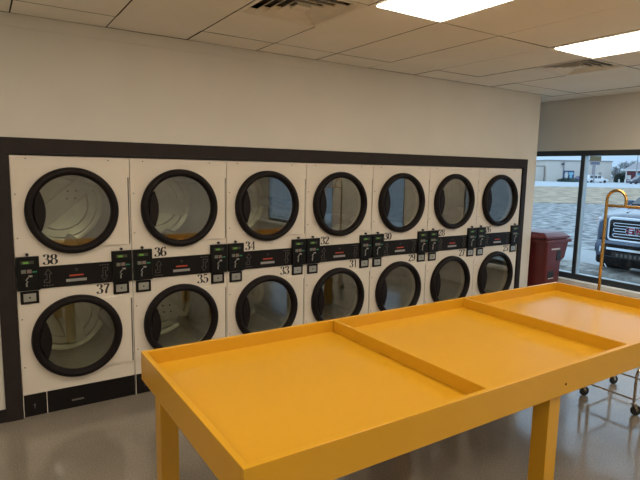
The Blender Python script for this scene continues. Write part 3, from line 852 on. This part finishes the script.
for d in (0.98, 4.55):
    for s_ in (-1, 1):
        y = s_ * .80
        wl = MB().lathe([(0.22, -.13), (0.39, -.13), (0.405, -.10), (0.405, .10), (0.39, .13), (0.22, .13)], (0, 0, 0), 'y', 32).build('wheel', 'rubber', TR, smooth=True)
        wl.location = (d, y, 0.405)
        MB().lathe([(0.02, -.12), (0.225, -.125), (0.225, .125), (0.02, .12)], (0, 0, 0), 'y', 20).build('rim', 'mirrorchrome', wl)
        MB().lathe([(.42, s_ * .01), (.46, s_ * .03), (.46, s_ * .05), (.42, s_ * .05)], (d, s_ * .935, .43), 'y', 32).build('wheel_arch', 'black', TR)

# ---- far side of the road
def far(name, lat, dep, rz=0): 
    return empty(name, od(lat, dep), RZ + rz)
K = 1 / 523.0
def latpx(px, dep): return (px - 320) * K * dep * 0.992
D0 = 137
a0, a1 = latpx(545, D0), latpx(609.5, D0)
B_ = far('block_building', (a0 + a1) / 2, D0)
tag(B_, 'long pale flat-roofed building across the road with a dark square sign in front', 'building')
hw = (a1 - a0) / 2
MB().box(-hw, hw, 0, 12, 0, 5.2).build('wall', 'bwall', B_)
MB().box(-hw - .15, hw + .15, -.15, 12.15, 5.2, 5.5).build('roof_edge', 'broof', B_)
m = MB()
for x in (-hw + 4.2, 1.0, hw - 5): m.box(x, x + .25, -.2, 0, .1, 5.2)
m.build('downpipe', 'billgrey', B_)
MB().box(-1.8 - hw * .35, -1.3 - hw * .35, -.6, -.05, 4.2, 4.7).build('wall_lamp', 'cardark', B_)
MB().box(hw - 3.2, hw - 2.6, -.08, 0, 2.0, 2.5).build('vent_hood', 'billgrey', B_)
a2 = latpx(520, D0)
B2 = far('low_building', (a2 + a0) / 2 - .1, D0 + 1); hw2 = (a0 - a2) / 2 - .2
tag(B2, 'lower pale wing of a building at the left edge of the window', 'building')
MB().box(-hw2, hw2, 0, 14, 0, 3.7).build('wall', 'bwall', B2)
MB().box(-hw2, hw2, -.1, 14, 3.7, 3.95).build('roof_edge', 'broof', B2)
# sign with two shapes and its hedge
S = far('square_sign', latpx(567, 130), 130)
tag(S, 'navy square sign with two pale shapes above a low green hedge', 'sign')
MB().box(-1.3, 1.3, -.15, .15, .5, 2.75).build('panel', 'signnavy', S)
m = MB(); m.rings([[(-.62 + .42 * math.cos(q), y, 1.6 + .85 * math.sin(q)) for q in [2 * PI * k / 16 for k in range(16)]] for y in (-.22, -.14)]); m.build('oval_shape', 'white', S)
m = MB(); m.box(-.1, 1.1, -.22, -.14, 1.75, 2.35); m.box(.2, .8, -.22, -.14, .7, 1.75); m.build('pale_blue_shape', 'signblue', S)
MB().box(-1.0, -.8, -.1, .1, 0, .5).build('post', 'signnavy', S); MB().box(.8, 1.0, -.1, .1, 0, .5).build('post', 'signnavy', S)
def bush(name, lat, dep, w_, d_, h_, mm, seed, label, cat, n=420):
    r_ = random.Random(seed)
    e = far(name, lat, dep)
    m = MB()
    for k in range(n):
        q = r_.uniform(0, 2 * PI); v_ = r_.uniform(0, 1) ** .6
        rr = math.sqrt(1 - (v_ * .95) ** 2) * r_.uniform(.75, 1)
        p = Vector((w_ * rr * math.cos(q), d_ * rr * math.sin(q), h_ * v_ + .05))
        s_ = r_.uniform(.05, .11) * (w_ + h_) 
        t1 = Vector((r_.uniform(-1, 1), r_.uniform(-1, 1), r_.uniform(-1, 1))).normalized(); t2 = t1.orthogonal().normalized()
        m.face([m.b.verts.new(p + t1 * s_), m.b.verts.new(p - t1 * s_ * .5 + t2 * s_ * .7), m.b.verts.new(p - t1 * s_ * .6 - t2 * s_ * .7)])
    m.rings([[(w_ * .8 * rr * math.cos(q), d_ * .8 * rr * math.sin(q), z) for q in [2 * PI * k / 10 for k in range(10)]] for rr, z in ((.9, 0), (1, h_ * .3), (.75, h_ * .65), (.35, h_ * .88))])
    m.build('foliage', mm, e)
    MB().tube([(0, 0, 0), (0, 0, h_ * .4)], .06 * h_, 6).build('stem', 'bark', e)
    return tag(e, label, cat)
bush('hedge', latpx(567, 128), 128, 3.0, 1.0, .75, 'evergreen', 2, 'low green hedge at the foot of the navy square sign', 'hedge')
# roadside pylon sign
S = far('pylon_sign', latpx(592.5, 118), 118)
tag(S, 'tall roadside sign with an ochre top panel and grey lower panel', 'sign')
MB().box(-1.2, 1.2, -.2, .2, 4.9, 6.0).build('upper_panel', 'billyellow', S)
MB().box(-1.1, 1.0, -.18, .18, 4.0, 4.85).build('lower_panel', 'billgrey', S)
m = MB()
for k in range(5): m.box(-.9 + .38 * k, -.68 + .38 * k, -.22, -.17, 4.2, 4.65)
m.build('panel_marks', 'signnavy', S)
MB().box(-.12, .12, -.12, .12, 0, 4.0).build('post', 'billgrey', S)
# vehicles across the road
def car(name, lat, dep, L_, H_, W_, mm, label, cat, flip=1, van=False):
    e = far(name, lat, dep); tag(e, label, cat)
    h = L_ / 2
    m = MB()
    zb_ = .28; zw = H_ * .56
    P = [(-h, .45), (-h + .05, zw * .95), (-h + .25, zw), (h * .45, zw), (h - .25, zw * .85), (h, zw * .6), (h, .4), (h - .2, zb_), (-h + .2, zb_)]
    P = [(x * flip, z) for x, z in P]
    m.prism(P, -W_ / 2, W_ / 2)
    m.build('body', mm, e, bevel=.06)
    m = MB()
    r0 = -h + (.15 if van else .7); r1 = -h + (.45 if van else 1.2)
    T = [(r0, zw - .02), (r1, H_), (h * .18, H_), (h * .58, zw - .02)]
    T = [(x * flip, z) for x, z in T]
    a = [m.b.verts.new((x, -W_ / 2 * (.94 if z < H_ else .8), z)) for x, z in T]; b = [m.b.verts.new((x, W_ / 2 * (.94 if z < H_ else .8), z)) for x, z in T]
    m.face(a); m.face(list(reversed(b)))
    for i in range(4): m.face([a[i], b[i], b[(i + 1) % 4], a[(i + 1) % 4]])
    gh = m.build('cabin', mm, e, bevel=.04)
    zt = H_ - .1; zl = zw + .04
    n_ = 3
    xa, xb = r1 + .1, h * .30
    for k in range(n_):
        u0 = xa + (xb - xa) * (k / n_ + .02); u1 = xa + (xb - xa) * ((k + 1) / n_ - .02)
        for s_ in (-1, 1):
            yb_, yt_ = s_ * (W_ / 2 * .94 + .02), s_ * (W_ / 2 * .82 + .02)
            m = MB(); m.rings([[(u0 * flip, yb_, zl), (u1 * flip, yb_, zl), (u1 * flip - .05 * flip, yt_, zt), (u0 * flip, yt_, zt)], [(u0 * flip, yb_ * .96, zl), (u1 * flip, yb_ * .96, zl), (u1 * flip, yt_ * .96, zt), (u0 * flip, yt_ * .96, zt)]])
            m.build('side_window', 'carglass', gh)
    for x in (-h * .62, h * .62):
        for s_ in (-1, 1):
            MB().lathe([(.02, -.1), (.33, -.1), (.34, 0), (.33, .1), (.02, .1)], (x * flip, s_ * (W_ / 2 - .08), .34), 'y', 20).build('wheel', 'rubber', e)
    MB().box(h * flip - .03, h * flip + .03, -W_ * .42, -W_ * .25, zw * .6, zw * .8).build('headlight', 'lampglass', e)
    MB().box(h * flip - .03, h * flip + .03, W_ * .25, W_ * .42, zw * .6, zw * .8).build('headlight', 'lampglass', e)
    return e
car('minivan', latpx(595.0, 124), 124, 5.0, 1.8, 1.9, 'carwhite', 'white minivan parked in front of the pale building across the road', 'van', 1, True)
car('parked_car', latpx(578.5, 134.5), 134.5, 4.4, 1.5, 1.8, 'carpurple', 'small dark violet car mostly hidden behind the window mullion', 'car', -1)
car('parked_suv', latpx(639, 116), 116, 4.6, 1.9, 2.0, 'cardark', 'dark sport utility car parked before the small shop at the right edge', 'car', -1, True)
# small shop with a white fascia
S = far('small_shop', latpx(650, 128), 128, -0.50); tag(S, 'small shop with white fascia and dark red front across the road, right edge', 'building')
hw = latpx(650, 128) - latpx(624.5, 128)
MB().box(-hw + .8, hw, 1.2, 7, 0, 3.0).build('wall', 'redwall', S)
MB().box(-hw, hw, -.5, 9.2, 2.95, 3.35).build('fascia', 'white', S)
m = MB(); m.rings([[(-hw + .3, -.2, 3.35), (hw, -.2, 3.35), (hw, 9, 3.35), (-hw + .3, 9, 3.35)], [(-hw + 2.6, 3.5, 5.0), (hw, 3.5, 5.0), (hw, 5.5, 5.0), (-hw + 2.6, 5.5, 5.0)]]); m.build('roof', 'billgrey', S)
for x in (-hw + .7, -hw + 2.9, -hw + 4.6): MB().box(x, x + .25, -.3, -.05, 0, 2.95).build('column', 'white', S)
MB().box(-hw + 3.1, -hw + 4.3, 1.1, 1.2, .6, 2.5).build('window', 'signblue', S)
MB().box(-hw + 1.0, -hw + 1.9, .2, 1.0, .9, 1.9).build('ice_box', 'white', S)
S = tag(MB().tube([(0, 0, 0), (0, 0, 6.6)], [.14, .09], 8).build('utility_pole', 'billgrey'), 'slender grey pole rising above the small shop', 'pole')
S.location = od(latpx(634.5, 124), 124)
for i, px in enumerate((618, 624)):
    o = MB().tube([(0, 0, 0), (0, 0, .9), (0, 0, .95)], [.16, .16, .1], 10).build('bollard', 'white')
    o.location = od(latpx(px, 122), 122)
    tag(o, ('left' if i == 0 else 'right') + ' of two short white bollards before the trees across the road', 'bollard', 'white bollards')
# bare winter trees
def tree(lat, dep, H_, seed, label):
    r_ = random.Random(seed); e = far('bare_tree', lat, dep); tag(e, label, 'tree', 'bare winter trees')
    m = MB(); tw = MB()
    m.tube([(0, 0, 0), (r_.uniform(-.2, .2), 0, H_ * .4), (r_.uniform(-.3, .3), 0, H_ * .9)], [.22, .15, .04], 7)
    for k in range(34):
        q = r_.uniform(0, 2 * PI); z = H_ * r_.uniform(.12, .8); l = H_ * r_.uniform(.25, .45) * (1.15 - z / H_)
        b = Vector((l * math.cos(q), l * math.sin(q), z + l * r_.uniform(.3, .9)))
        m.tube([(0, 0, z), Vector((0, 0, z)).lerp(b, .5) + Vector((0, 0, -.1)), b], [.07, .05, .02], 4)
        for j in range(26):
            a = Vector((0, 0, z)).lerp(b, r_.uniform(.25, 1))
            d_ = Vector((r_.uniform(-1, 1), r_.uniform(-1, 1), r_.uniform(-.2, 1))).normalized() * r_.uniform(.3, .9) * H_ / 6
            s_ = d_.orthogonal().normalized() * .05
            tw.face([tw.b.verts.new(a + s_), tw.b.verts.new(a - s_), tw.b.verts.new(a + d_)])
    m.build('trunk', 'bark', e); tw.build('twigs', 'twig', e)
TD = [147, 153, 162, 172, 158, 182, 192]
pls = [(613, 4.9), (618, 5.6), (624, 6.2), (631, 6.5), (640, 6.3), (622, 6.0), (648, 6.2)]
for i, (px, H_) in enumerate(pls):
    tree(latpx(px, TD[i]), TD[i], H_ * TD[i] / 150, 20 + i, 'bare winter tree, %s in the row right of the pale building' % ('first', 'second', 'third', 'fourth', 'fifth', 'sixth', 'seventh')[i])
for i, (px, dp) in enumerate(((617.5, 136.5), (623.5, 143))):
    bush('evergreen_bush', latpx(px, dp), dp, 1.2 + .7 * i, 1.2, 2.2 + .3 * i, 'evergreen', 40 + i, 'dark evergreen bush below the bare trees, %s of two' % ('left', 'right')[i], 'bush', 260)
